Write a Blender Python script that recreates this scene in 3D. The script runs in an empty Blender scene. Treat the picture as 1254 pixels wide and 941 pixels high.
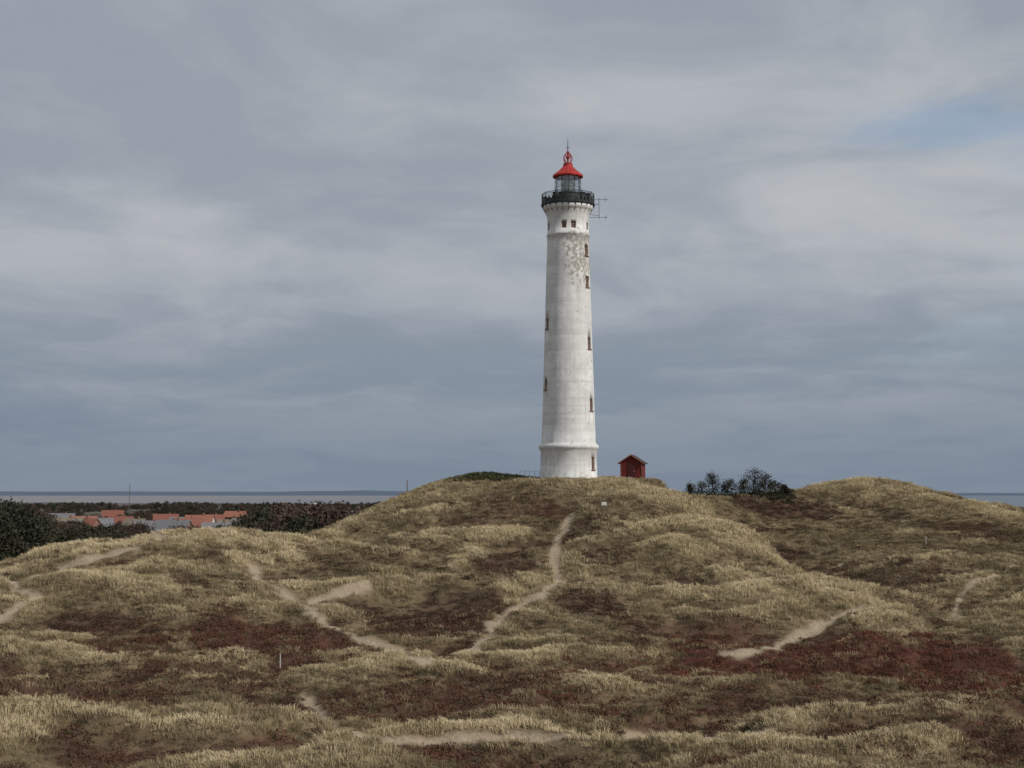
import bpy, bmesh, math, random
import numpy as np
from mathutils import Vector, Matrix
random.seed(7); rng=np.random.default_rng(11)
scene=bpy.context.scene
ZC=25.0; F=1800.0; A=math.atan(132.5/F); SA,CA=math.sin(A),math.cos(A)
def W(u,v,y):
    r=(u-627)/F; t=(470.5-v)/F
    dy=CA-t*SA; dz=SA+t*CA
    return (r/dy*y, y, ZC+dz/dy*y)
# ------------------------------------------------------------ noise
perm=rng.permutation(256); perm=np.concatenate([perm,perm,perm]); ga=rng.uniform(0,2*np.pi,256); gx=np.cos(ga); gy=np.sin(ga)
def perlin(x,y):
    xi=np.floor(x).astype(int); yi=np.floor(y).astype(int); xf=x-xi; yf=y-yi; xi&=255; yi&=255
    def g(ix,iy,dx,dy):
        h=perm[perm[ix&255]+(iy&255)]; return gx[h]*dx+gy[h]*dy
    u=xf*xf*xf*(xf*(xf*6-15)+10); w=yf*yf*yf*(yf*(yf*6-15)+10)
    a=g(xi,yi,xf,yf); b=g(xi+1,yi,xf-1,yf); c=g(xi,yi+1,xf,yf-1); d=g(xi+1,yi+1,xf-1,yf-1)
    return (a+(b-a)*u+((c+(d-c)*u)-(a+(b-a)*u))*w)*1.5
def fbm(x,y,o=3):
    s=0;a=1;t=0
    for i in range(o):
        s=s+a*perlin(x*2**i+17.3*i,y*2**i+5.1*i); t+=a; a*=.5
    return s/t
def sst(a,b,x):
    t=np.clip((x-a)/(b-a),0,1); return t*t*(3-2*t)
# ------------------------------------------------------------ terrain control points: image pixels at assumed depths, plus hand-set heights
CP=[W(*p) for p in [
 (-250,960,50),(0,962,50),(300,958,50),(600,965,50),(900,958,50),(1254,962,50),(1500,960,50),
 (-200,880,65),(60,882,65),(250,872,66),(400,892,66),(560,885,66),(800,898,66),(1000,893,66),(1254,880,66),(1450,880,66),
 (-150,838,80),(50,838,80),(220,826,82),(420,840,80),(650,838,82),(900,850,80),(1254,848,80),(1450,850,80),
 (-100,790,93),(80,785,95),(300,802,94),(515,812,95),(700,806,97),(900,812,96),(1100,815,96),(1400,815,96),
 (-100,745,104),(40,738,105),(200,758,104),(400,762,106),(600,765,108),(700,768,108),(880,778,110),(1000,768,113),(1120,772,112),(1254,768,112),(1400,765,112),
 (60,705,115),(200,705,118),(310,700,123),(460,715,122),(610,725,120),(690,718,122),(760,720,122),(850,722,122),(930,722,121),(1200,735,126),
 (530,782,111),(550,745,121),
 (-100,712,115),(0,690,125),(100,674,130),(150,668,133),(230,652,140),(290,658,146),(330,664,150),(380,659,154),(420,642,156),(470,621,159),(520,596,163),(570,585,167),(620,585,168),
 (570,650,143),(620,676,137),(695,666,137),(690,632,149),(600,612,155),(500,650,146),(420,685,136),
 (650,588,165),(700,589,160),(745,589,160),(700,589,170),(790,591,166),(760,610,152),(800,640,143),
 (860,620,152),(920,660,139),(990,708,127),(1040,732,120),(850,608,178),
 (900,692,130),(1000,676,164),(900,614,183),(930,609,195),(970,604,203),(1010,591,203),(1050,588,203),(1100,593,200),(1140,606,196),(1200,619,190),(1254,630,186),(1330,645,182),(1400,655,180),
 (1050,638,180),(1120,655,168),(1150,682,155),(1254,690,150),(1254,660,168),(1400,690,150),(1080,704,142),
]]
def rel(x,y,z): return (x,y,ZC+z)
CP+=[rel(0,0,-1.8),rel(-30,0,-2.5),rel(30,0,-2.5),rel(0,-30,-6),rel(-60,-30,-10),rel(60,-30,-10),rel(-80,0,-9),rel(80,0,-9),
 rel(0,10,-4.2),rel(0,22,-7.5),rel(-25,22,-8),rel(25,22,-8),rel(0,35,-9.4),rel(-40,35,-10),rel(40,35,-10),
 rel(-90,60,-11),rel(-95,100,-10),rel(-100,140,-9),rel(95,60,-11),rel(100,100,-11),rel(110,150,-9),rel(120,200,-8),
 rel(-60,150,-12),rel(-45,170,-11.5),rel(-30,180,-11),rel(-90,190,-13),rel(-15,195,-9),rel(0,200,-8),rel(15,200,-6),rel(30,225,-9),rel(45,235,-8),rel(65,235,-10),rel(-60,230,-13),rel(0,240,-12),rel(90,235,-12),rel(80,215,-9),
 rel(22.5,163,-5.6),rel(26,150,-8.4),rel(30,138,-10.2)]
CP=np.array(CP)
def tpsU(r2): return np.where(r2>1e-9,0.5*r2*np.log(np.maximum(r2,1e-9)),0)
sc=100.; cx=CP[:,0]/sc; cy=CP[:,1]/sc; n=len(CP)
K=tpsU((cx[:,None]-cx)**2+(cy[:,None]-cy)**2)+np.eye(n)*3e-5
P=np.c_[np.ones(n),cx,cy]; M=np.zeros((n+3,n+3)); M[:n,:n]=K; M[:n,n:]=P; M[n:,:n]=P.T
sol=np.linalg.solve(M,np.r_[CP[:,2],0,0,0])
def tps(x,y):
    x=x/sc;y=y/sc; out=sol[n]+sol[n+1]*x+sol[n+2]*y
    for i in range(n): out=out+sol[i]*tpsU((x-cx[i])**2+(y-cy[i])**2)
    return out
def plain(x,y):
    d=np.hypot(x,y)
    z=11-5*sst(250,900,d)-2*sst(900,2500,d)+fbm(x/90,y/90,2)*1.2*sst(200,400,d)
    shore=2650-500*np.clip(x/900,-1,1.2)+250*fbm(x/900+3,y/900,2)
    z=z-(6+0*z)*sst(-120,60,y-shore)-4*sst(60,700,y-shore)
    far=sst(10500,11200,y+500*fbm(x/2500,y/2500+9,2))
    z=z+far*(31+24*fbm(x/900,y/2500,3))*(1-.55*sst(1500,3500,x))
    return z
TX,TY=W(696.5,588,164)[:2]; TZ=W(696.5,588,164)[2]
HX,HY=13.6,165.5
def H(x,y,detail=True):
    x=np.asarray(x,float);y=np.asarray(y,float)
    w=sst(-115,-85,x)*(1-sst(105,135,x))*sst(-60,-30,y)*(1-sst(225,265,y))
    z=plain(x,y); m=w>0
    if m.any():
        xs,ys=x[m],y[m]; t=tps(xs,ys)
        qx=xs+3*fbm(xs/9,ys/9+4,2); qy=ys+3*fbm(xs/9+8,ys/9,2)
        ridge=1-np.abs(fbm((qx*.85+qy*.5)/24+1.5,(qy*.9-qx*.4)/10,2))*2.4
        ridge2=1-np.abs(fbm((qx*.9-qy*.3)/9+7,(qy)/5.5,2))*2.4
        k=sst(20,60,ys)*(1-.78*sst(146,158,ys)*(1-sst(176,186,ys)))*(1-.45*sst(183,195,ys))
        near=1-sst(95,125,ys)
        t=t+k*((1.0+.2*near)*fbm(xs/17,ys/14,2)+(.9+.2*near)*(ridge-.55)+.45*(ridge2-.55)+0.40*fbm(xs/4.4+9,ys/4,2)+0.26*fbm(xs/1.7,ys/1.7,2))
        for (ax,ay,r0,r1,zz) in ((TX,TY,4.6,9,TZ-0.05),(HX,HY,2.2,5,TZ-0.05)):
            d=np.hypot(xs-ax,ys-ay); kk=1-sst(r0,r1,d); t=t*(1-kk)+zz*kk
        z=z.copy(); z[m]=z[m]*(1-w[m])+t*w[m]
    return z
def axis(lo,hi,st,far_lo,far_hi,g=1.13,mx=600):
    a=list(np.arange(lo,hi,st)); s=st; v=a[-1]
    while v<far_hi: s=min(s*g,mx); v+=s; a.append(v)
    s=st; v=a[0]; b=[]
    while v>far_lo: s=min(s*g,mx*3); v-=s; b.append(v)
    return np.array(b[::-1]+a)
gxs=axis(-66,92,0.28,-16000,16000,1.08,260); gys=axis(44,212,0.28,-2500,30000,1.07,350)
X,Y=np.meshgrid(gxs,gys); Z=H(X.ravel(),Y.ravel()).reshape(X.shape)
def Hq(x,y):
    x=np.atleast_1d(np.asarray(x,float)); y=np.atleast_1d(np.asarray(y,float))
    i=np.clip(np.searchsorted(gxs,x)-1,0,len(gxs)-2); j=np.clip(np.searchsorted(gys,y)-1,0,len(gys)-2)
    fx=(x-gxs[i])/(gxs[i+1]-gxs[i]); fy=(y-gys[j])/(gys[j+1]-gys[j])
    return (Z[j,i]*(1-fx)+Z[j,i+1]*fx)*(1-fy)+(Z[j+1,i]*(1-fx)+Z[j+1,i+1]*fx)*fy
def ground_at(u,v,ymin=46,ymax=240):
    ys=np.arange(ymin,ymax,.25); r=(u-627)/F; t=(470.5-v)/F; dy=CA-t*SA; dz=SA+t*CA
    xs=r/dy*ys; zs=ZC+dz/dy*ys; g=Hq(xs,ys); k=np.where(g>=zs)[0]
    if len(k)==0: return None
    return np.array([xs[k[0]],ys[k[0]]])
def trace(lines):
    pts=[]
    for pl,wd in lines:
        for (a,b) in zip(pl[:-1],pl[1:]):
            for k in range(5):
                t=k/5; g=ground_at(a[0]+(b[0]-a[0])*t,a[1]+(b[1]-a[1])*t)
                if g is not None: pts.append((g[0],g[1],wd,id(pl)))
    return [(p[0],p[1],q[0],q[1],p[2]) for p,q in zip(pts[:-1],pts[1:]) if p[3]==q[3] and math.hypot(p[0]-q[0],p[1]-q[1])<14]
paths=[([(699,632),(694,645),(683,660),(679,680),(681,700),(680,716),(655,732),(628,747),(606,764),(596,782),(570,800),(515,813),(470,796),(430,778),(400,766),(378,745),(340,725),(315,708),(306,692)],.34),
 ([(0,757),(22,745),(44,733),(20,722),(14,714),(60,703),(100,690),(150,676),(215,655)],.33),
 ([(376,742),(410,728),(460,715)],.22),
 ([(890,801),(950,793),(985,778),(1025,757),(1075,738)],.34),
 ([(1168,765),(1172,738),(1195,712),(1254,692)],.10),
 ([(370,852),(388,874),(410,893),(450,906),(600,906),(800,906),(965,905)],.20),
]
segs=trace(paths)
ridges=[([(770,640),(860,680),(940,730),(1010,752)],1.3),([(790,600),(860,632),(920,672),(990,715),(1040,738)],1.6),([(720,700),(800,712),(880,745),(960,762)],1.0),([(230,650),(300,664),(400,668),(500,660),(610,650)],1.1),
 ([(0,700),(60,692),(130,672),(220,655)],1.0),([(0,838),(110,822),(200,803),(330,815)],.8),([(420,812),(560,815),(640,803),(850,812)],.8),([(640,808),(720,835),(860,870)],.7),([(0,893),(120,880),(300,905)],.7),([(600,905),(900,912),(1254,925)],.5),
 ([(1000,600),(1060,592),(1150,612),(1254,635)],1.6),([(640,640),(600,670),(540,700)],.9),([(420,650),(340,690),(250,700)],.9),([(1060,760),(1130,735),(1254,725)],1.2),([(700,600),(760,605),(850,615)],1.2),([(860,905),(1000,880),(1254,870)],.5)]
rsegs=trace(ridges)
def path_mask(x,y,extra=0,segs=segs,soft=.2,amp=.35,reach=4):
    out=np.zeros_like(x); wob=fbm(x/1.3,y/1.3,2); wob2=fbm(x/5+3,y/5,2)
    for (x0,y0,x1,y1,wd) in segs:
        m=(x>min(x0,x1)-reach)&(x<max(x0,x1)+reach)&(y>min(y0,y1)-reach)&(y<max(y0,y1)+reach)
        if not m.any(): continue
        dx,dy=x1-x0,y1-y0; L=dx*dx+dy*dy+1e-9; t=np.clip(((x[m]-x0)*dx+(y[m]-y0)*dy)/L,0,1)
        d=np.hypot(x[m]-x0-t*dx,y[m]-y0-t*dy)+wob[m]*amp
        ww=wd*(1+.9*wob2[m])+extra; out[m]=np.maximum(out[m],1-sst(ww*.6,ww*1.3+soft,d))
    return out
heath=[(530,752,100,720,792,1,.25),(290,788,210,758,824,1,.65),(60,840,210,798,884,.9,.5),(230,850,120,830,874,.8,.5),(1030,815,290,780,855,1,1),(1200,835,170,795,866,1,1),
 (725,738,45,722,758,.85,.1),(615,690,45,668,714,.9,.15),(730,680,38,664,696,.8,.0),(590,628,70,606,645,.65,.2),(730,645,45,630,657,.7,.1),(1060,700,100,682,720,.65,.3),
 (1190,650,70,638,664,.65,.3),(880,770,130,755,792,.75,.4),(430,690,60,675,706,.45,.1),(700,855,240,832,880,.8,.55),(480,860,100,842,888,.7,.5),
 (950,620,70,608,636,1,.1),(1110,880,200,858,905,.8,.65),(250,718,60,708,735,.4,.2),(990,872,110,855,895,.75,.5),(330,690,50,676,700,.5,.1),(1150,915,160,900,935,.7,.5),(600,925,160,912,940,.6,.4)]
hreg=[]
for (u,v,hu,vt,vb,st,red) in heath:
    c=ground_at(u,v); a=ground_at(u,vt); b=ground_at(u,vb)
    if c is None or b is None: continue
    if a is None: a=c+(c-b)
    ry=max(1.5,(a[1]-b[1])/2); ry=min(ry,22); cyy=(a[1]+b[1])/2
    hreg.append(((u-627)/F*cyy,cyy,hu*cyy/F,ry,st,red))
def heath_mask(x,y):
    h=np.zeros_like(x); r=np.zeros_like(x); w=fbm(x/6,y/6,3)*.75+fbm(x/1.8,y/1.8,2)*.25
    for (a,b,rx,ry,st,red) in hreg:
        d=np.hypot((x-a)/rx,(y-b)/ry)+w*.9; m=st*(1-sst(.75,1.1,d)); r=np.where(m>h,red,r); h=np.maximum(h,m)
    return h,r
xr,yr=X.ravel(),Y.ravel()
inner=(xr>-75)&(xr<100)&(yr>30)&(yr<225)
pm=np.zeros(len(xr)); hm=np.zeros(len(xr)); rm=np.zeros(len(xr)); pw=np.zeros(len(xr)); rg=np.zeros(len(xr))
xi_,yi_=xr[inner],yr[inner]
pm[inner]=path_mask(xi_,yi_); pw[inner]=path_mask(xi_,yi_,.12); hm[inner],rm[inner]=heath_mask(xi_,yi_)
rg[inner]=path_mask(xi_,yi_,0,rsegs,1.2,1.0,6)
for (u,v,hu,hy) in [(150,664,20,1.8),(385,748,9,1.2),(1030,690,4,1.0),(190,655,12,1.2)]:
    g=ground_at(u,v+2)
    if g is not None:
        d=np.hypot((xr-g[0])/(hu*g[1]/F),(yr-g[1])/hy)
        mm=inner&(d<3); pm[mm]=np.maximum(pm[mm],(1-sst(.6,1.1,d[mm]+.6*fbm(xr[mm]/1.2,yr[mm]/1.2,2)))*.9)
pw=np.maximum(pw,pm)
def blur(a,k):
    for _ in range(2):
        c=np.cumsum(np.pad(a,((k+1,k),(0,0)),'edge'),0); a=(c[2*k+1:]-c[:-2*k-1])/(2*k+1)
        c=np.cumsum(np.pad(a,((0,0),(k+1,k)),'edge'),1); a=(c[:,2*k+1:]-c[:,:-2*k-1])/(2*k+1)
    return a
inn2=inner.reshape(X.shape)
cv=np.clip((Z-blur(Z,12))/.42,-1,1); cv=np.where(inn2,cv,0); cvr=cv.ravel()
nz=fbm(xi_/5.5+30,yi_/4.5,3); near=1-sst(85,125,yi_)
bg_=sst(.0,.5,nz*.75-.42*cvr[inner]-.07+.30*near)*.85
rr_=np.clip(.22+.7*fbm(xi_/14+50,yi_/10,2)+.18*near,0,1)
rm[inner]=np.where(bg_>hm[inner],rr_,rm[inner]); hm[inner]=np.maximum(hm[inner],bg_)
hm*=(1-pm)*(1-.6*rg); Zf=Z.ravel()-pm*.10+rg*.10
Z=Zf.reshape(X.shape)
PM=pw.reshape(X.shape); HM=hm.reshape(X.shape); RM=rm.reshape(X.shape); RG=rg.reshape(X.shape)
def samp(G,x,y):
    i=np.clip(np.searchsorted(gxs,x)-1,0,len(gxs)-1); j=np.clip(np.searchsorted(gys,y)-1,0,len(gys)-1); return G[j,i]
# ------------------------------------------------------------ material helpers
def newmat(name):
    m=bpy.data.materials.new(name); m.use_nodes=True; nt=m.node_tree; nt.nodes.clear(); return m,nt
def N(nt,t,**k):
    nd=nt.nodes.new(t)
    for a,b in k.items(): setattr(nd,a,b)
    return nd
def L(nt,a,b): nt.links.new(a,b)
def noise(nt,vec,scale,detail=4,rough=.55):
    nd=N(nt,'ShaderNodeTexNoise'); nd.inputs['Scale'].default_value=scale; nd.inputs['Detail'].default_value=detail; nd.inputs['Roughness'].default_value=rough
    if vec is not None: L(nt,vec,nd.inputs['Vector'])
    return nd.outputs['Fac']
def rmp(nt,fac,a,b,lo=0.,hi=1.):
    nd=N(nt,'ShaderNodeMapRange'); nd.inputs[1].default_value=a; nd.inputs[2].default_value=b; nd.inputs[3].default_value=lo; nd.inputs[4].default_value=hi
    nd.interpolation_type='SMOOTHSTEP'; L(nt,fac,nd.inputs[0]); return nd.outputs[0]
def mix(nt,f,a,b,mode='MIX'):
    nd=N(nt,'ShaderNodeMix',data_type='RGBA',blend_type=mode)
    for s,val in ((nd.inputs[0],f),(nd.inputs[6],a),(nd.inputs[7],b)):
        if hasattr(val,'links'): L(nt,val,s)
        elif isinstance(val,(int,float)): s.default_value=val
        else: s.default_value=(*val,1)
    return nd.outputs[2]
def math_(nt,op,a,b=None,c=None):
    nd=N(nt,'ShaderNodeMath',operation=op)
    for i,val in enumerate((a,b,c)):
        if val is None: continue
        if hasattr(val,'links'): L(nt,val,nd.inputs[i])
        else: nd.inputs[i].default_value=val
    return nd.outputs[0]
def finish(nt,col,rough=.85,bump=None,metal=0,spec=.3,transl=0):
    p=N(nt,'ShaderNodeBsdfPrincipled'); p.inputs['Roughness'].default_value=rough; p.inputs['Metallic'].default_value=metal
    p.inputs['Specular IOR Level'].default_value=spec
    if hasattr(col,'links'): L(nt,col,p.inputs['Base Color'])
    else: p.inputs['Base Color'].default_value=(*col,1)
    if bump is not None:
        b=N(nt,'ShaderNodeBump'); b.inputs['Strength'].default_value=bump[1]; b.inputs['Distance'].default_value=bump[2]; L(nt,bump[0],b.inputs['Height']); L(nt,b.outputs[0],p.inputs['Normal'])
    o=N(nt,'ShaderNodeOutputMaterial'); L(nt,p.outputs[0],o.inputs[0]); return p
def diffuse(nt,col):
    d=N(nt,'ShaderNodeBsdfDiffuse'); L(nt,col,d.inputs[0]); o=N(nt,'ShaderNodeOutputMaterial'); L(nt,d.outputs[0],o.inputs[0])
def simple(name,col,rough=.7,var=.25,scale=3,metal=0,spec=.3,transl=0):
    m,nt=newmat(name); tc=N(nt,'ShaderNodeTexCoord'); f=noise(nt,tc.outputs['Object'],scale,5)
    c=mix(nt,rmp(nt,f,.3,.7),tuple(k*(1-var) for k in col),tuple(min(1,k*(1+var)) for k in col)); finish(nt,c,rough,metal=metal,spec=spec); return m
mt,nt=newmat('dune_ground'); geo=N(nt,'ShaderNodeNewGeometry'); pos=geo.outputs['Position']
def at(name):
    a=N(nt,'ShaderNodeAttribute'); a.attribute_name=name; return a.outputs['Fac']
f1=noise(nt,pos,.09,4,.6); f2=noise(nt,pos,1.1,5,.7); f3=noise(nt,pos,6,4,.7)
grass=mix(nt,rmp(nt,f2,.35,.65),(.115,.086,.050),(.25,.192,.112))
grass=mix(nt,rmp(nt,f1,.45,.62,0,.5),grass,(.13,.104,.062))
grass=mix(nt,rmp(nt,f3,.4,.7,0,.5),grass,(.075,.053,.034))
hc=mix(nt,rmp(nt,f2,.3,.7),(.044,.029,.022),(.105,.066,.046))
hr=mix(nt,rmp(nt,f2,.3,.7),(.056,.026,.020),(.115,.050,.036))
hcol=mix(nt,at('red'),hc,hr)
c=mix(nt,at('heather'),grass,hcol)
sand=mix(nt,rmp(nt,f3,.3,.7),(.24,.19,.135),(.37,.30,.22))
c=mix(nt,at('sand'),c,sand)
sep=N(nt,'ShaderNodeSeparateXYZ'); L(nt,pos,sep.inputs[0])
mp=N(nt,'ShaderNodeMapping'); mp.inputs['Scale'].default_value=(1,.35,1); L(nt,pos,mp.inputs[0])
ff=noise(nt,mp.outputs[0],.012,3,.6)
fc=mix(nt,rmp(nt,ff,.4,.6),(.075,.065,.045),(.13,.115,.08)); fc=mix(nt,rmp(nt,noise(nt,mp.outputs[0],.03,3),.45,.58),fc,(.045,.042,.032))
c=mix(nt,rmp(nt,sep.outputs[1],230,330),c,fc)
c=mix(nt,rmp(nt,sep.outputs[1],900,3200,0,.55),c,(.12,.13,.15))  # distance haze painted into the ground colour, greyer blue with y
c=mix(nt,rmp(nt,sep.outputs[1],6000,9000),c,(.095,.125,.175))  # far shore fully tinted hazy blue-grey, aerial haze in base colour
bh=math_(nt,'ADD',f3,math_(nt,'MULTIPLY',f2,2.0))
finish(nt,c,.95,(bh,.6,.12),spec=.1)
# ------------------------------------------------------------ terrain mesh
def link(o,parent=None):
    scene.collection.objects.link(o)
    if parent: o.parent=parent
    return o
ny,nx=X.shape
me=bpy.data.meshes.new('dune_terrain'); me.vertices.add(nx*ny); me.vertices.foreach_set('co',np.c_[xr,yr,Zf].ravel())
idx=np.arange(nx*ny).reshape(ny,nx); q=np.stack([idx[:-1,:-1],idx[:-1,1:],idx[1:,1:],idx[1:,:-1]],-1).reshape(-1,4); nq=len(q)
me.loops.add(nq*4); me.loops.foreach_set('vertex_index',q.ravel().astype(np.int32)); me.polygons.add(nq)
me.polygons.foreach_set('loop_start',np.arange(0,nq*4,4,dtype=np.int32)); me.polygons.foreach_set('loop_total',np.full(nq,4,dtype=np.int32))
me.polygons.foreach_set('use_smooth',np.ones(nq,dtype=bool)); me.update(calc_edges=True); me.validate()
for nm,arr in (('heather',hm),('red',rm),('sand',pm)):
    a=me.attributes.new(nm,'FLOAT','POINT'); a.data.foreach_set('value',arr.astype(np.float32))
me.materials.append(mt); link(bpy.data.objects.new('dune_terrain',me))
mw,nt=newmat('fjord_water'); geo=N(nt,'ShaderNodeNewGeometry'); mp=N(nt,'ShaderNodeMapping'); mp.inputs['Scale'].default_value=(1,.4,1); L(nt,geo.outputs['Position'],mp.inputs[0])
sp=N(nt,'ShaderNodeSeparateXYZ'); L(nt,geo.outputs['Position'],sp.inputs[0])
f=noise(nt,mp.outputs[0],.002,4); c=mix(nt,rmp(nt,sp.outputs[0],-1500,800),(.205,.19,.195),(.13,.165,.205)); c=mix(nt,rmp(nt,f,.4,.65,0,.5),c,(.12,.15,.19))  # mud-to-blue water tints, with distance haze included in the colours
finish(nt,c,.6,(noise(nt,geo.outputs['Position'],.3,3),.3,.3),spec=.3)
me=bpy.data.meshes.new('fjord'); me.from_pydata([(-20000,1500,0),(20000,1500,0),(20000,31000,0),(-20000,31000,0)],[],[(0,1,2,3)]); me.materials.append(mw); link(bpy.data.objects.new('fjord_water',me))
# ------------------------------------------------------------ instancing
def scatter(name,protos,x,y,z,rot,scl,idx,tone):
    col=bpy.data.collections.new(name+'_kit')
    for i,pm_ in enumerate(protos):
        o=bpy.data.objects.new('%s_piece_%02d'%(name,i),pm_); col.objects.link(o)
    nn=len(x); me=bpy.data.meshes.new(name); me.vertices.add(nn); me.vertices.foreach_set('co',np.c_[x,y,z].astype(np.float32).ravel())
    a=me.attributes.new('rot','FLOAT_VECTOR','POINT'); a.data.foreach_set('vector',rot.astype(np.float32).ravel())
    a=me.attributes.new('scl','FLOAT_VECTOR','POINT'); a.data.foreach_set('vector',scl.astype(np.float32).ravel())
    a=me.attributes.new('idx','INT','POINT'); a.data.foreach_set('value',idx.astype(np.int32))
    a=me.attributes.new('tone','FLOAT','POINT'); a.data.foreach_set('value',tone.astype(np.float32))
    ob=link(bpy.data.objects.new(name,me))
    g=bpy.data.node_groups.new(name+'_scatter','GeometryNodeTree')
    g.interface.new_socket('Geometry',in_out='INPUT',socket_type='NodeSocketGeometry'); g.interface.new_socket('Geometry',in_out='OUTPUT',socket_type='NodeSocketGeometry')
    gi=g.nodes.new('NodeGroupInput'); go=g.nodes.new('NodeGroupOutput'); iop=g.nodes.new('GeometryNodeInstanceOnPoints')
    ci=g.nodes.new('GeometryNodeCollectionInfo'); ci.inputs['Collection'].default_value=col; ci.inputs['Separate Children'].default_value=True; ci.inputs['Reset Children'].default_value=True
    def na(nm,dt):
        k=g.nodes.new('GeometryNodeInputNamedAttribute'); k.data_type=dt; k.inputs['Name'].default_value=nm
        return k.outputs['Attribute']
    m2p=g.nodes.new('GeometryNodeMeshToPoints')
    g.links.new(gi.outputs[0],m2p.inputs[0]); g.links.new(m2p.outputs[0],iop.inputs['Points']); g.links.new(ci.outputs[0],iop.inputs['Instance'])
    iop.inputs['Pick Instance'].default_value=True; g.links.new(na('idx','INT'),iop.inputs['Instance Index'])
    e=g.nodes.new('FunctionNodeEulerToRotation'); g.links.new(na('rot','FLOAT_VECTOR'),e.inputs[0]); g.links.new(e.outputs[0],iop.inputs['Rotation'])
    g.links.new(na('scl','FLOAT_VECTOR'),iop.inputs['Scale']); g.links.new(iop.outputs[0],go.inputs[0])
    md=ob.modifiers.new('scatter','NODES'); md.node_group=g
    return ob
def tonemat(name,dark,mid,light):
    m,nt=newmat(name); geo=N(nt,'ShaderNodeNewGeometry'); a=N(nt,'ShaderNodeAttribute',attribute_type='INSTANCER'); a.attribute_name='tone'
    oi=N(nt,'ShaderNodeObjectInfo'); f=noise(nt,geo.outputs['Position'],.5,3,.6)
    t=math_(nt,'ADD',a.outputs['Fac'],math_(nt,'MULTIPLY',math_(nt,'SUBTRACT',f,.5),.7))
    t=math_(nt,'ADD',t,math_(nt,'MULTIPLY',math_(nt,'SUBTRACT',oi.outputs['Random'],.5),.3))
    cr=N(nt,'ShaderNodeValToRGB'); L(nt,t,cr.inputs[0]); e=cr.color_ramp.elements; e[0].position=.1; e[0].color=(*dark,1); e[1].position=.95; e[1].color=(*light,1)
    k=e.new(.5); k.color=(*mid,1); diffuse(nt,cr.outputs[0]); return m
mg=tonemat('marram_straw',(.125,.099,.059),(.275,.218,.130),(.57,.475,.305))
mh=tonemat('heather_twigs',(.050,.033,.025),(.105,.062,.043),(.145,.062,.043))
def tuft(seed,nb,hmin,hmax,spread,lean,wd,mat):
    r=random.Random(seed); V=[];Fc=[]
    for _ in range(nb):
        a=r.uniform(0,6.283); rr=spread*math.sqrt(r.random())*.5; bx,by=rr*math.cos(a),rr*math.sin(a); h=r.uniform(hmin,hmax)
        la=a+r.uniform(-.6,.6); l=lean*r.uniform(.3,1)*h; dx,dy=math.cos(la)*l-.18*h,math.sin(la)*l+.03; wa=r.uniform(0,3.14); wx,wy=math.cos(wa)*wd,math.sin(wa)*wd
        i=len(V); V+=[(bx-wx,by-wy,-.06),(bx+wx,by+wy,-.06),(bx+dx*.4+wx*.8,by+dy*.4+wy*.8,h*.6),(bx+dx*.4-wx*.8,by+dy*.4-wy*.8,h*.6),(bx+dx,by+dy,h*(1-.25*lean))]
        Fc+=[(i,i+1,i+2,i+3),(i+3,i+2,i+4)]
    m=bpy.data.meshes.new('marram_tuft'); m.from_pydata(V,[],Fc); m.materials.append(mat); return m
tufts=[tuft(s,34,.13,.31,.5,.8,.010,mg) for s in range(5)]+[tuft(s+9,30,.06,.16,.6,1.1,.011,mg) for s in range(3)]
def clump(seed,nf,rad,hh,size,mat,name='heather_clump'):
    r=random.Random(seed); V=[];Fc=[]
    for _ in range(nf):
        a=r.uniform(0,6.283); rr=rad*math.sqrt(r.random()); top=hh*math.sqrt(max(0,1-(rr/rad)**2))*r.uniform(.35,1.05)
        c=Vector((rr*math.cos(a),rr*math.sin(a),top)); d=Vector((r.gauss(0,1),r.gauss(0,1),r.gauss(.6,.8))).normalized(); e=d.cross(Vector((r.gauss(0,1),r.gauss(0,1),r.gauss(0,1)))).normalized(); s=size*r.uniform(.6,1.4)
        i=len(V); V+=[c-e*s*.35,c+e*s*.35,c+d*s*1.3]; Fc.append((i,i+1,i+2))
    m=bpy.data.meshes.new(name); m.from_pydata(V,[],Fc); m.materials.append(mat); return m
clumps=[clump(s,75,.42,.19,.070,mh) for s in range(4)]
def rand_area(n,ylo,yhi,marg=7):
    y=np.sqrt(rng.uniform(ylo**2,yhi**2,n)); x=rng.uniform(-1,1,n)*(.35*y*1.06+marg); return x,y
def keep(x,y):
    k=(x>-66)&(x<92); k&=np.hypot(x-TX,y-TY)>4.3; k&=~((abs(x-HX)<1.9)&(abs(y-HY)<2.1)); return k
x1,y1=rand_area(250000,42,212); x2,y2=rand_area(34000,42,100); x=np.r_[x1,x2]; y=np.r_[y1,y2]
h=samp(HM,x,y); p=samp(PM,x,y); c=samp(cv,x,y); rgd=samp(RG,x,y)
pn=fbm(x/2.3,y/2.3,2); pn2=fbm(x/11+4,y/8,3); pr=(.82+.45*pn+.28*c+.35*rgd)*(1-.84*h)*(1-np.clip(p*1.2,0,1))*(1-.35*sst(100,125,y))
k=keep(x,y)&(rng.random(len(x))<pr); x,y,h,p,c,pn,pn2,rgd=[a[k] for a in (x,y,h,p,c,pn,pn2,rgd)]; nn=len(x)
tall=rng.random(nn)<np.clip(.45+.5*c+.6*pn2+.3*rgd,0.1,.97)
ix=np.where(tall,rng.integers(0,5,nn),rng.integers(5,8,nn)); s=rng.uniform(.65,1.35,nn)*(1+.2*c)*(.84+.38*sst(75,125,y))
tone=.38+.33*c+.45*pn2+.28*pn-.25*h+.3*fbm(x/4+2,y/3,2)-.12*(1-sst(75,105,y))+.34*rgd
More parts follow.
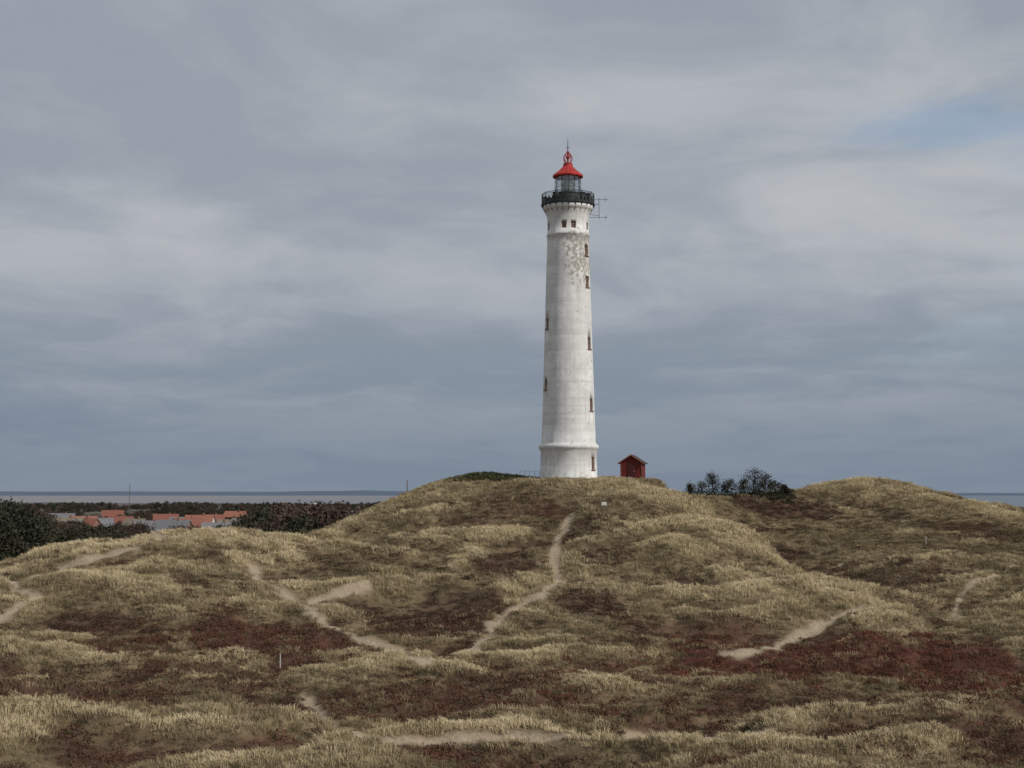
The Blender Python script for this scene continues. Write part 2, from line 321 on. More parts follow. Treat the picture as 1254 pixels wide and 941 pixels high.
scatter('marram_grass',tufts,x,y,Hq(x,y),np.c_[rng.normal(0,.1,nn),rng.normal(0,.1,nn),rng.uniform(-1.1,1.1,nn)],np.c_[s,s,s*rng.uniform(.6,1.15,nn)],ix,tone)
x,y=rand_area(125000,44,212); h=samp(HM,x,y); r=samp(RM,x,y); p=samp(PM,x,y); c=samp(cv,x,y)
pr=np.clip(h*.85+.05-.1*c,0,1)*(1-np.clip(p*2,0,1))*(1-.4*sst(100,125,y)); k=keep(x,y)&(rng.random(len(x))<pr); x,y,r,h=x[k],y[k],r[k],h[k]; nn=len(x); s=rng.uniform(.6,1.4,nn)
scatter('heather',clumps,x,y,Hq(x,y),np.c_[rng.normal(0,.1,nn),rng.normal(0,.1,nn),rng.uniform(0,6.28,nn)],np.c_[s,s,s*rng.uniform(.5,1.2,nn)],rng.integers(0,4,nn),.25+.6*r+.2*fbm(x/4,y/4,2))
# ------------------------------------------------------------ mesh helpers
def mesh_obj(name,V,Fc,mat,parent=None,smooth=False,loc=None):
    m=bpy.data.meshes.new(name); m.from_pydata([tuple(v) for v in V],[],Fc); m.materials.append(mat)
    if smooth: m.polygons.foreach_set('use_smooth',[True]*len(m.polygons))
    o=bpy.data.objects.new(name,m); link(o,parent)
    if loc: o.location=loc
    return o
def lathe(prof,n=96):
    V=[];Fc=[]
    for (r,z) in prof:
        for i in range(n): a=2*math.pi*i/n; V.append((r*math.cos(a),r*math.sin(a),z))
    for j in range(len(prof)-1):
        for i in range(n): k=(i+1)%n; Fc.append((j*n+i,j*n+k,(j+1)*n+k,(j+1)*n+i))
    Fc.append(tuple(range(n-1,-1,-1))); Fc.append(tuple((len(prof)-1)*n+i for i in range(n))); return V,Fc
def box(V,Fc,c,s,rot=0):
    i=len(V); ca,sa=math.cos(rot),math.sin(rot)
    for dz in (-.5,.5):
        for dx,dy in ((-.5,-.5),(.5,-.5),(.5,.5),(-.5,.5)):
            a,b=dx*s[0],dy*s[1]; V.append((c[0]+a*ca-b*sa,c[1]+a*sa+b*ca,c[2]+dz*s[2]))
    Fc+=[(i+3,i+2,i+1,i),(i+4,i+5,i+6,i+7)]+[(i+k,i+(k+1)%4,i+4+(k+1)%4,i+4+k) for k in range(4)]
def tube(V,Fc,a,b,r0,r1=None,n=8):
    r1=r0 if r1 is None else r1; a=Vector(a);b=Vector(b); d=(b-a).normalized(); u=d.orthogonal().normalized(); w=d.cross(u); i=len(V)
    for p_,r in ((a,r0),(b,r1)):
        for k in range(n): t=2*math.pi*k/n; V.append(tuple(p_+u*(r*math.cos(t))+w*(r*math.sin(t))))
    Fc+=[(i+k,i+(k+1)%n,i+n+(k+1)%n,i+n+k) for k in range(n)]+[tuple(range(i+n-1,i-1,-1)),tuple(range(i+n,i+2*n))]
def empty(name,loc,rot=0):
    e=bpy.data.objects.new(name,None); e.location=loc; e.rotation_euler=(0,0,rot); link(e); return e
# ------------------------------------------------------------ lighthouse
S=164/F
def hz(v): return W(627,v,164)[2]-TZ
LH=empty('lighthouse',(TX,TY,TZ))
mwall,nt=newmat('white_render'); tc=N(nt,'ShaderNodeTexCoord'); ob=tc.outputs['Object']; sp=N(nt,'ShaderNodeSeparateXYZ'); L(nt,ob,sp.inputs[0])
n1=noise(nt,ob,.5,6,.65); n2=noise(nt,ob,2.6,8,.7)
mp=N(nt,'ShaderNodeMapping'); mp.inputs['Scale'].default_value=(2.2,2.2,.12); L(nt,ob,mp.inputs[0]); streak=noise(nt,mp.outputs[0],1.3,5,.6)
mp2=N(nt,'ShaderNodeMapping'); mp2.inputs['Scale'].default_value=(.05,.05,1); L(nt,ob,mp2.inputs[0]); bands=noise(nt,mp2.outputs[0],.55,3,.8)
c=mix(nt,rmp(nt,n1,.35,.65),(.60,.597,.585),(.76,.757,.745)); c=mix(nt,rmp(nt,streak,.46,.70,0,.45),c,(.48,.472,.455)); c=mix(nt,rmp(nt,bands,.48,.60,0,.5),c,(.52,.512,.50))
c=mix(nt,rmp(nt,n2,.54,.68,0,.3),c,(.44,.43,.41))
zz=sp.outputs[2]
pk=math_(nt,'MULTIPLY',rmp(nt,zz,20.0,24.5),rmp(nt,zz,28.5,27.0)); pk=math_(nt,'MULTIPLY',pk,rmp(nt,sp.outputs[0],-1.6,.8))
pt=math_(nt,'ADD',n2,math_(nt,'MULTIPLY',pk,.17)); peel=rmp(nt,pt,.61,.65)
c=mix(nt,math_(nt,'MULTIPLY',peel,.85),c,(.31,.285,.25))
low=math_(nt,'MULTIPLY',rmp(nt,zz,1.2,0),rmp(nt,n2,.4,.6)); c=mix(nt,math_(nt,'MULTIPLY',low,.5),c,(.38,.36,.31))
finish(nt,c,.85,(n2,.25,.03),spec=.2)
prof=[(36.0,590),(34.8,588),(34.3,553),(35.2,552),(35.6,550.5),(36.9,549.5),(36.9,546.5),(35.2,545),(33.2,542.5)]
for v in range(520,292,-20): prof.append((33.0-(540-v)/250*7.3,v))
prof+=[(25.8,291),(26.5,290.4),(26.5,288),(25.6,287.4),(25.4,272),(25.9,267),(27.2,263),(28.6,260.5),(28.9,259.5),(30.2,258.5),(31.2,256.5),(31.4,253.5)]
prof=[(r*S,hz(v)) for r,v in prof]
V,Fc=lathe(prof); shaft=mesh_obj('tower_shaft',V,Fc,mwall,LH,True)
def rad_at(z):
    for (r0,z0),(r1,z1) in zip(prof[:-1],prof[1:]):
        if z0<=z<=z1: return r0+(r1-r0)*(z-z0)/(z1-z0)
    return prof[-1][0]
wins=[(57,309,7,13),(57,347,7,14),(58,422,7,14),(59,497,7,14),(57,568,7,15),(-66,398,7,12),(-66,472,7,13)]
wins+=[(a,279.5,6,8) for a in (-73,-14,13,67,94,-100)]+[(a,v,7,13) for a in (150,-170) for v in (320,400,480)]
cV=[];cF=[];pV=[];pF=[];fV=[];fF=[]
for az,v,wpx,hpx in wins:
    a=math.radians(az); z=hz(v); r=rad_at(z); d=(math.sin(a),-math.cos(a)); w_=wpx*S; h_=hpx*S
    box(cV,cF,(d[0]*r,d[1]*r,z),(w_,1.0,h_),a)
    rr=r-.24; box(pV,pF,(d[0]*rr,d[1]*rr,z),(w_-.03,.08,h_-.03),a)
    rr=r-.17
    for sx_ in (-1,0,1):
        ox=sx_*(w_/2-.07); box(fV,fF,(d[0]*rr+ox*math.cos(a),d[1]*rr+ox*math.sin(a),z),(.09,.07,h_-.03),a)
    for kz in (-.46,-.17,.17,.46): box(fV,fF,(d[0]*rr,d[1]*rr,z+kz*h_),(w_-.04,.06,.07),a)
    if hpx>10:
        rr=r+.03
        box(fV,fF,(d[0]*rr,d[1]*rr,z-h_/2-.05),(w_+.18,.2,.1),a)
cut=mesh_obj('window_cutter',cV,cF,mwall,LH)
md=shaft.modifiers.new('openings','BOOLEAN'); md.operation='DIFFERENCE'; md.object=cut; md.solver='EXACT'; md.use_self=False
bpy.context.view_layer.update(); dg=bpy.context.evaluated_depsgraph_get(); nm=bpy.data.meshes.new_from_object(shaft.evaluated_get(dg)); shaft.modifiers.clear(); shaft.data=nm; bpy.data.objects.remove(cut)
mglass=simple('dark_glass',(.05,.04,.035),.2,.2,2,spec=.5); mframe=simple('weathered_brown_frame',(.24,.15,.10),.7)
mesh_obj('window_panes',pV,pF,mglass,LH); mesh_obj('window_frames',fV,fF,mframe,LH)
mblack=simple('black_green_iron',(.028,.033,.032),.5,.3,4,spec=.4); mred=simple('red_paint',(.36,.030,.024),.6,.3,2,spec=.3)
mpale=simple('pale_metal',(.45,.45,.43),.5)
V,Fc=lathe([(31.0*S,hz(253.4)),(33.2*S,hz(252.6)),(33.4*S,hz(250.6)),(32.8*S,hz(250.2))]); mesh_obj('gallery_deck',V,Fc,mblack,LH)
zt=hz(239); zb=hz(250.2); V=[];Fc=[]; R=32.2*S; nb=72
for i in range(nb):
    a=2*math.pi*i/nb; tube(V,Fc,(R*math.cos(a),R*math.sin(a),zb),(R*math.cos(a),R*math.sin(a),zt+(.12 if i%6==0 else 0)),.045 if i%6==0 else .018,n=6)
for zz_ in (zt,zb+.30,zb+.62,zb+.9):
    for i in range(nb):
        a=2*math.pi*i/nb; b=2*math.pi*(i+1)/nb; tube(V,Fc,(R*math.cos(a),R*math.sin(a),zz_),(R*math.cos(b),R*math.sin(b),zz_),.035 if zz_==zt else .022,n=5)
for i in range(nb):
    a=2*math.pi*(i+.5)/nb
    if i%2==0: box(V,Fc,(R*.992*math.cos(a),R*.992*math.sin(a),zb+.28),(.02,2*math.pi*R/nb*1.2,.5),a)
for i in range(24):
    a=2*math.pi*i/24; tube(V,Fc,(27.5*S*math.cos(a),27.5*S*math.sin(a),hz(262)),(32.8*S*math.cos(a),32.8*S*math.sin(a),hz(253)),.05,n=5)
mesh_obj('gallery_railing',V,Fc,mblack,LH)
V=[];Fc=[]
for i,a in enumerate([-2.2,-1.75,-.9,-.5,1.2,2.6]): box(V,Fc,(2.45*math.cos(a),2.45*math.sin(a),zb+.5),(.5,.5,.95),a)
mesh_obj('gallery_lockers',V,Fc,mblack,LH)
V,Fc=lathe([(17.2*S,hz(250.5)),(17.2*S,hz(239.2)),(18*S,hz(238.8)),(18*S,hz(238)),(16.5*S,hz(237.6))],48); mesh_obj('lantern_base',V,Fc,mblack,LH)
zg0,zg1=hz(238),hz(217.2); V=[];Fc=[]; R=15.9*S; nb=12
for i in range(nb):
    a=2*math.pi*i/nb; b=2*math.pi*(i+1)/nb; tube(V,Fc,(R*math.cos(a),R*math.sin(a),zg0),(R*math.cos(a),R*math.sin(a),zg1),.03,n=6)
    for t in (.36,.7): z_=zg0+(zg1-zg0)*t; tube(V,Fc,(R*math.cos(a),R*math.sin(a),z_),(R*math.cos(b),R*math.sin(b),z_),.022,n=5)
mesh_obj('lantern_glazing_bars',V,Fc,mblack,LH)
mg2,nt=newmat('lantern_glass'); g1=N(nt,'ShaderNodeBsdfGlossy'); g1.inputs['Roughness'].default_value=.05; t=N(nt,'ShaderNodeBsdfTransparent'); t.inputs[0].default_value=(.86,.9,.89,1); ms=N(nt,'ShaderNodeMixShader'); ms.inputs[0].default_value=.18; L(nt,t.outputs[0],ms.inputs[1]); L(nt,g1.outputs[0],ms.inputs[2]); o=N(nt,'ShaderNodeOutputMaterial'); L(nt,ms.outputs[0],o.inputs[0])
V=[];Fc=[]; R2=R-.045
for i in range(32): a=2*math.pi*i/32; V+=[(R2*math.cos(a),R2*math.sin(a),zg0),(R2*math.cos(a),R2*math.sin(a),zg1)]
Fc=[(2*i,2*((i+1)%32),2*((i+1)%32)+1,2*i+1) for i in range(32)]; mesh_obj('lantern_glass',V,Fc,mg2,LH,True)
pr=[(.35,zg0)]
for i in range(15):
    t=i/14; zz_=zg0+.15+(zg1-zg0-.35)*t; rr=.38+.30*math.sin(math.pi*t); pr+=[(rr+.04,zz_),(rr-.04,zz_+.05)]
mlens=simple('lens_prisms',(.42,.47,.45),.15,.3,6,spec=.8); V,Fc=lathe(pr,32); mesh_obj('fresnel_lens',V,Fc,mlens,LH)
rp=[(16.5,218),(18.6,217.6),(19.0,216.2),(18.2,215),(14.5,212),(10.5,209),(7.6,206.2),(6.0,204.2),(5.4,202.2),(5.8,201.8),(5.8,200.8),(3.8,200.4)]
V,Fc=lathe([(r*S,hz(v)) for r,v in rp],48); roof=mesh_obj('lantern_roof',V,Fc,mred,LH,False)
V=[];Fc=[]
for i in range(16):
    a=2*math.pi*(i+.5)/16
    for (r0,v0),(r1,v1) in zip(rp[2:8],rp[3:9]): tube(V,Fc,((r0*S)*math.cos(a),(r0*S)*math.sin(a),hz(v0)),((r1*S)*math.cos(a),(r1*S)*math.sin(a),hz(v1)),.028,n=4)
mesh_obj('roof_seams',V,Fc,mred,LH)
V=[];Fc=[]; za,zb2=hz(200.8),hz(187)
for i in range(8):
    a=2*math.pi*i/8; pts=[]
    for k in range(7):
        t=k/6; rr=(5.4*math.sin(math.pi*(.12+.83*t))+.3)*S; pts.append((rr*math.cos(a),rr*math.sin(a),za+(zb2-za)*t))
    for p_,q_ in zip(pts[:-1],pts[1:]): tube(V,Fc,p_,q_,.04,n=5)
mesh_obj('cupola_cage',V,Fc,mred,LH)
V,Fc=lathe([(1.2*S,za),(1.0*S,hz(196)),(2.3*S,hz(194)),(2.6*S,hz(192.5)),(1.4*S,hz(190.5)),(.9*S,hz(188)),(1.6*S,hz(187)),(1.4*S,hz(185.8)),(.5*S,hz(185))],24); mesh_obj('cupola_vent',V,Fc,mred,LH,True)
V=[];Fc=[]; tube(V,Fc,(0,0,hz(185.5)),(0,0,hz(170)),.055,.02,6); box(V,Fc,(0,0,hz(181)),(.5,.03,.05)); mesh_obj('lightning_rod',V,Fc,mblack,LH)
V=[];Fc=[]; r0=32*S; xa=49*S
for v in (246.5,268): tube(V,Fc,(r0*.85 if v<250 else 29*S*.9,-.8,hz(v)),(xa,-.8,hz(v)),.03,n=6)
tube(V,Fc,(38*S,-.8,hz(244)),(38*S,-.8,hz(270)),.035,n=6)
for v in (246.5,268): tube(V,Fc,(46*S,-.8,hz(v-2.5)),(46*S,-.8,hz(v+2.5)),.03,n=6)
tube(V,Fc,(27*S,-.6,hz(252)),(38*S,-.8,hz(252)),.03,n=6); tube(V,Fc,(26*S,-.6,hz(264)),(38*S,-.8,hz(266)),.03,n=6)
mesh_obj('radio_antenna',V,Fc,simple('antenna_grey',(.16,.17,.18),.5),LH)
V,Fc=lathe([(4.6,-.5),(4.6,.10),(4.5,.12)],64); mesh_obj('concrete_apron',V,Fc,simple('concrete',(.32,.30,.27),.9),LH)
# ------------------------------------------------------------ red hut
HUT=empty('red_wooden_hut',(HX,HY,TZ),math.radians(-12))
mr,nt=newmat('red_boards'); tc=N(nt,'ShaderNodeTexCoord'); w_=N(nt,'ShaderNodeTexWave',wave_type='BANDS'); w_.inputs['Scale'].default_value=2.2; w_.inputs['Distortion'].default_value=.2; L(nt,tc.outputs['Object'],w_.inputs[0])
c=mix(nt,noise(nt,tc.outputs['Object'],3,5),(.10,.014,.012),(.16,.022,.018)); c=mix(nt,rmp(nt,w_.outputs['Fac'],.0,.12,.6,0),c,(.04,.01,.01)); finish(nt,c,.8)
mdk=simple('tar_felt',(.05,.04,.045),.8); mrt=simple('weathered_trim',(.22,.09,.07),.7)
hw,hl,he,hp=1.2,1.5,1.95,2.72
V=[(-hw,-hl,-.3),(hw,-hl,-.3),(hw,-hl,he),(0,-hl,hp),(-hw,-hl,he),(-hw,hl,-.3),(hw,hl,-.3),(hw,hl,he),(0,hl,hp),(-hw,hl,he)]
Fc=[(0,1,2,3,4),(9,8,7,6,5),(1,6,7,2),(5,0,4,9),(0,5,6,1)]; mesh_obj('hut_walls',V,Fc,mr,HUT)
V=[];Fc=[]; sl=(hp-he)/hw; o_=.28
for sx in (-1,1):
    i=len(V); e=(hw+o_)
    for yy in (-hl-.25,hl+.25):
        V+=[(0,yy,hp+.02),(sx*e,yy,hp+.02-sl*e),(sx*e,yy,hp+.12-sl*e),(0,yy,hp+.12)]
    Fc+=[(i,i+1,i+2,i+3),(i+7,i+6,i+5,i+4),(i,i+4,i+5,i+1),(i+1,i+5,i+6,i+2),(i+2,i+6,i+7,i+3)]
mesh_obj('hut_roof',V,Fc,mdk,HUT)
V=[];Fc=[]
for sx in (-1,1):
    e=hw+o_; i=len(V); yy=-hl-.29
    V+=[(0,yy,hp-.02),(sx*e,yy,hp-.02-sl*e),(sx*e,yy,hp+.14-sl*e),(0,yy,hp+.14),(0,yy+.04,hp-.02),(sx*e,yy+.04,hp-.02-sl*e),(sx*e,yy+.04,hp+.14-sl*e),(0,yy+.04,hp+.14)]
    Fc+=[(i,i+1,i+2,i+3),(i+7,i+6,i+5,i+4),(i,i+4,i+5,i+1),(i+2,i+6,i+7,i+3),(i+1,i+5,i+6,i+2)]
for sx in (-1,1): box(V,Fc,(sx*(hw-.02),-hl-.02,.82),(.1,.08,2.2))
mesh_obj('hut_bargeboards',V,Fc,mrt,HUT)
V=[];Fc=[]; box(V,Fc,(0,-hl-.03,.9),(.85,.06,1.75)); mesh_obj('hut_door',V,Fc,simple('dark_red_door',(.06,.012,.012),.6),HUT)
V=[];Fc=[]; box(V,Fc,(.3,-hl-.08,.95),(.1,.04,.04)); mesh_obj('door_handle',V,Fc,mpale,HUT)
# ------------------------------------------------------------ posts, signs, fence
mwood=simple('grey_wood',(.16,.14,.12),.9); mwht=simple('white_plastic',(.6,.6,.57),.6); mfw=simple('fence_grey',(.24,.245,.25),.8)
def post(name,u,v,h,r,mat,yfix=None,sign=None):
    if yfix: g=np.array([(u-627)/F*yfix,yfix])
    else: g=ground_at(u,v)
    if g is None: return
    z=float(Hq(g[0],g[1])[0]); e=empty(name,(g[0],g[1],z)); V=[];Fc=[]; tube(V,Fc,(0,0,-.3),(0,0,h),r,r*.85,8); mesh_obj('post',V,Fc,mat,e)
    V=[];Fc=[]; box(V,Fc,(0,0,h+.012),(r*2.4,r*2.4,.03)); mesh_obj('cap',V,Fc,mat,e)
    if sign: V=[];Fc=[]; box(V,Fc,(0,-r-.02,h-sign[1]/2),(sign[0],.03,sign[1])); mesh_obj('sign_panel',V,Fc,mwht,e)
post('marker_post',343,822,1.0,.04,mpale); post('marker_post',499,608,1.6,.07,mwood,161)
post('information_sign',740,625,.75,.04,mwood,None,(.5,.35)); post('marker_post',1134,668,.9,.05,mpale); post('marker_post',1153,680,1.0,.05,mwood)
fe=empty('wire_fence',(0,0,0)); V=[];Fc=[]; last=None
for i in range(5):
    fx=1.2+i*.55-.3; fy=165.5+i*.1; fz=float(Hq(fx,fy)[0]); tube(V,Fc,(fx,fy,fz-.2),(fx,fy,fz+1.1),.022,n=6)
    if last:
        for dz in (.5,1.05): tube(V,Fc,(last[0],last[1],last[2]+dz),(fx,fy,fz+dz),.010,n=5)
    last=(fx,fy,fz)
mesh_obj('rails',V,Fc,mfw,fe)
# ------------------------------------------------------------ bushes & trees
mbark=simple('bark',(.07,.055,.045),.9)
def leafmat(name,c0,c1):
    m,nt=newmat(name); geo=N(nt,'ShaderNodeNewGeometry'); oi=N(nt,'ShaderNodeObjectInfo'); f=noise(nt,geo.outputs['Position'],.8,3)
    t=math_(nt,'ADD',math_(nt,'MULTIPLY',f,.8),math_(nt,'MULTIPLY',oi.outputs['Random'],.4)); diffuse(nt,mix(nt,rmp(nt,t,.35,.85),c0,c1)); return m
mpine=leafmat('pine_needles',(.030,.034,.025),(.064,.062,.042)); mbrown=leafmat('bare_twigs',(.050,.038,.032),(.105,.073,.058)); mscr=leafmat('scrub_leaves',(.045,.05,.025),(.095,.098,.05))
def tree_mesh(seed,h,w,style,leaf,nclump,nleaf,mat):
    r=random.Random(seed); V=[];Fc=[]
    lean=r.uniform(-.15,.15)*h; tube(V,Fc,(0,0,-.3),(lean*.5,0,h*.5),.05*h*.55,.03*h*.55,7); tube(V,Fc,(lean*.5,0,h*.5),(lean,0,h*.92),.03*h*.55,.008*h,6); cents=[]
    for i in range(nclump):
        t=r.random()
        if style=='pine': zc=h*(.18+.78*t); rr=w*(1.05-t)**.7*math.sqrt(r.random())
        else: zc=h*(.15+.80*t); rr=w*math.sqrt(max(.05,1-(t*2-.9)**2*.8))*math.sqrt(r.random())
        a=r.uniform(0,6.283); c_=Vector((lean*zc/h+rr*math.cos(a),rr*math.sin(a),zc)); cents.append(c_)
        if i%2==0: tube(V,Fc,(lean*zc/h*.7,0,max(.1,zc-.18*h)),c_,.012*h,.004*h,4)
    nf=len(Fc)
    for c_ in cents:
        cs=h*.09*r.uniform(.7,1.4)
        for _ in range(nleaf):
            p_=c_+Vector((r.gauss(0,1),r.gauss(0,1),r.gauss(0,.7)))*cs; d=Vector((r.gauss(0,1),r.gauss(0,1),r.gauss(.3,.8))).normalized(); e=d.cross(Vector((r.gauss(0,1),r.gauss(0,1),r.gauss(0,1)))).normalized(); s=leaf*r.uniform(.6,1.4)
            i=len(V); V+=[p_-e*s*.4,p_+e*s*.4,p_+d*s*1.2]; Fc.append((i,i+1,i+2))
    m=bpy.data.meshes.new('tree'); m.from_pydata([tuple(v) for v in V],[],Fc); m.materials.append(mbark); m.materials.append(mat)
    m.polygons.foreach_set('material_index',[0]*nf+[1]*(len(Fc)-nf)); return m
def plant(name,m,x,y,s=1,rot=0,dz=0,sc3=None):
    o=bpy.data.objects.new(name,m); o.location=(x,y,float(Hq(x,y)[0])+dz); o.scale=sc3 or (s,s,s); o.rotation_euler=(0,0,rot); link(o); return o
for i,(u,top,hw_) in enumerate([(847,592,8),(858,588,9),(874,579,13),(889,587,10),(908,587,9),(921,573,14),(934,580,14),(948,589,11),(960,594,8)]):
    yy=188+(i%3)*1.5; xx=(u-627)/F*yy; zg=float(Hq(xx,yy)[0]); ht=W(u,top,yy)[2]-zg
    m=tree_mesh(100+i,max(ht,.9)*.97,hw_*yy/F,'round' if i%2 else 'pine',.13,54,26,mpine); plant('mountain_pine',m,xx,yy)
sc_=[clump(40+s,160,.6,.55,.12,mscr,'scrub_clump') for s in range(3)]
n_=700; uu=rng.uniform(545,660,n_); yy=rng.uniform(162,170,n_); xx=(uu-627)/F*yy; s=rng.uniform(.6,1.15,n_)*(1-np.abs((uu-605)/75)**2*.6)
scatter('juniper_scrub',sc_,xx,yy,Hq(xx,yy)+.0,np.c_[xx*0,xx*0,rng.uniform(0,6,n_)],np.c_[s,s,s*.85],rng.integers(0,3,n_),xx*0)
n_=170; uu=rng.uniform(835,970,n_); yy=rng.uniform(184,192,n_); xx=(uu-627)/F*yy; s=rng.uniform(.6,1.3,n_)
sc2=[clump(60+s_,160,.6,.6,.14,mpine,'scrub_clump') for s_ in range(3)]
scatter('pine_scrub',sc2,xx,yy,Hq(xx,yy)-.05,np.c_[xx*0,xx*0,rng.uniform(0,6,n_)],np.c_[s,s,s*.8],rng.integers(0,3,n_),xx*0)
kit=[tree_mesh(200+i,6,3.2,'round',.34,60,30,mpine) for i in range(3)]+[tree_mesh(210+i,5.5,3.4,'round',.32,60,26,mbrown) for i in range(3)]+[tree_mesh(220+i,6,2.6,'pine',.34,60,30,mpine) for i in range(2)]
xs=[];ys=[];sz=[]
def band(u0,u1,y0,y1,n,s,clus=0,ax=60,th=.05):
    y=np.exp(rng.uniform(math.log(y0),math.log(y1),n)); u=rng.uniform(u0,u1,n); x=(u-627)/F*y
    k=fbm(x/ax+clus,y/(ax*2.2),2)+rng.normal(0,.08,n)>(th if clus else -9)
    xs.extend(x[k]); ys.extend(y[k]); sz.extend((rng.uniform(.5,1.25,n)*s)[k])
band(-200,25,280,380,230,1.55); band(25,70,290,400,80,1.2); band(70,175,300,400,170,.95); band(170,300,300,400,60,.75); band(300,345,262,380,45,1.25); band(345,395,262,380,80,1.6); band(395,500,250,330,100,1.5)
band(-200,480,480,1000,1000,.75,3,45,-.03); band(-200,480,1000,1700,1700,.85,5,70,.0); band(-200,480,1700,2400,1800,.9,9,120,.0); band(480,1300,400,1800,180,1.0)
xs=np.array(xs); ys=np.array(ys); s=np.array(sz)
# ------------------------------------------------------------ houses
mrr=simple('red_tiles',(.20,.078,.056),.8); mro=simple('orange_tiles',(.27,.115,.078),.8); mrg=simple('grey_roof',(.15,.15,.16),.8); mth=simple('thatch',(.19,.16,.125),.95)
mwb=simple('brick_wall',(.22,.13,.10),.9); mww=simple('whitewash',(.52,.51,.49),.8); mwy=simple('yellow_brick',(.33,.27,.19),.9)
def house(name,u,y,Ln,Wd,hh,rf,rot,wm,rm_):
    x=(u-627)/F*y; z=float(Hq(x,y)[0]); e=empty(name,(x,y,z),rot); a,b=Ln/2,Wd/2; pk=hh+rf
    V=[(-a,-b,-1),(a,-b,-1),(a,b,-1),(-a,b,-1),(-a,-b,hh),(a,-b,hh),(a,b,hh),(-a,b,hh),(-a,0,pk),(a,0,pk)]
    mesh_obj('walls',V,[(0,1,5,4),(2,3,7,6),(1,2,6,9,5),(3,0,4,8,7)],wm,e)
    V=[];Fc=[]; sl=rf/b; o_=.5
    for sy in (-1,1):
        i=len(V)
        for xx in (-a-.4,a+.4): V+=[(xx,0,pk+.05),(xx,sy*(b+o_),pk+.05-sl*(b+o_)),(xx,sy*(b+o_),pk+.3-sl*(b+o_)),(xx,0,pk+.3)]
        Fc+=[(i,i+1,i+2,i+3),(i+7,i+6,i+5,i+4),(i+1,i+5,i+6,i+2),(i+2,i+6,i+7,i+3),(i,i+4,i+5,i+1)]
    mesh_obj('roof',V,Fc,rm_,e)
    V=[];Fc=[]; box(V,Fc,(a*.3,0,pk+.5),(.7,.7,1.4)); mesh_obj('chimney',V,Fc,mwb,e)
    V=[];Fc=[]; k=max(2,int(Ln/3))
    for i in range(k):
        for sy in (-1,1): box(V,Fc,(-a+Ln*(i+.5)/k,sy*(b+.02),1.5),(1.2,.1,1.2))
    mesh_obj('windows',V,Fc,mglass,e)
    global xs,ys,s
    kk=~((np.abs(xs-x)<Ln*.6)&(ys>y-70)&(ys<y+12)&(ys>430)); xs,ys,s=xs[kk],ys[kk],s[kk]
hs=[(40,600,10,7,3.4,3.2,.3,mwb,mro),(62,640,11,7,3,3.2,-.2,mww,mrr),(82,520,12,8,3,4,.1,mwy,mth),(104,560,12,8,3,3.6,-.3,mwb,mrr),(124,640,11,7,3,3.2,.5,mwb,mrg),
 (106,760,13,8,3.2,3.4,.0,mww,mro),(186,560,11,7,2.5,3.2,.2,mww,mrg),(214,520,12,8,2.5,3.6,-.2,mwb,mrg),(232,600,11,8,2.9,3.4,.5,mwb,mrr),(246,640,12,8,3.4,4.1,-.1,mww,mro),(270,490,11,8,2.6,3.3,.25,mww,mrg),
 (288,560,12,8,2.5,3.2,-.15,mww,mth),(302,640,11,7,2.8,3.2,.4,mwy,mrg),(322,760,13,8,2.8,3.2,.0,mww,mrr),(150,800,13,8,2.8,3.2,.1,mww,mrr),(12,640,11,8,3.2,3.4,.1,mwb,mro),(205,860,14,8,2.8,3.2,.2,mwy,mrr),(345,960,14,8,2.8,3.2,-.1,mww,mrg),(78,900,15,8,2.8,3.2,.1,mww,mrg),(262,820,12,8,2.8,3.2,.3,mwb,mrr),(168,660,10,7,2.6,3.2,-.4,mwb,mth),(225,760,12,8,2.8,3,.0,mww,mrg),
 (140,1000,14,8,3,3.4,.2,mwb,mrr),(290,960,14,8,3,3.4,-.2,mwb,mro),(400,900,13,8,3,3.4,.1,mww,mrr),(430,1000,13,8,3,3.4,.3,mwb,mrg)]
for h_ in hs: house('brick_house',*h_)
n_=len(xs); ix=np.where(fbm(xs/40+7,ys/40,2)>-.05,rng.integers(3,6,n_),rng.choice([0,1,2,6,7],n_))
scatter('distant_trees',kit,xs,ys,Hq(xs,ys)-.1,np.c_[xs*0,xs*0,rng.uniform(0,6,n_)],np.c_[s,s,s*rng.uniform(.75,1.15,n_)],ix,xs*0)
house('farm_warehouse',385,2150,34,14,3.2,2,0.02,mww,simple('pale_roof',(.33,.33,.35),.7)); house('farm_warehouse',410,2100,12,9,3,2,0.1,mww,mrg)
x=(160-627)/F*1200; z=float(Hq(x,1200)[0]); e=empty('radio_mast',(x,1200,z)); V=[];Fc=[]
for k in range(3):
    a=k*2.094; tube(V,Fc,(.9*math.cos(a),.9*math.sin(a),-1),(.25*math.cos(a),.25*math.sin(a),26),.09,.06,5)
for i in range(13):
    z0=i*2; r0=.9-.65*z0/28; r1=.9-.65*(z0+2)/28
    for k in range(3): a=k*2.094;b=a+2.094; tube(V,Fc,(r0*math.cos(a),r0*math.sin(a),z0),(r1*math.cos(b),r1*math.sin(b),z0+2),.05,n=4)
mesh_obj('lattice',V,Fc,mwood,e)
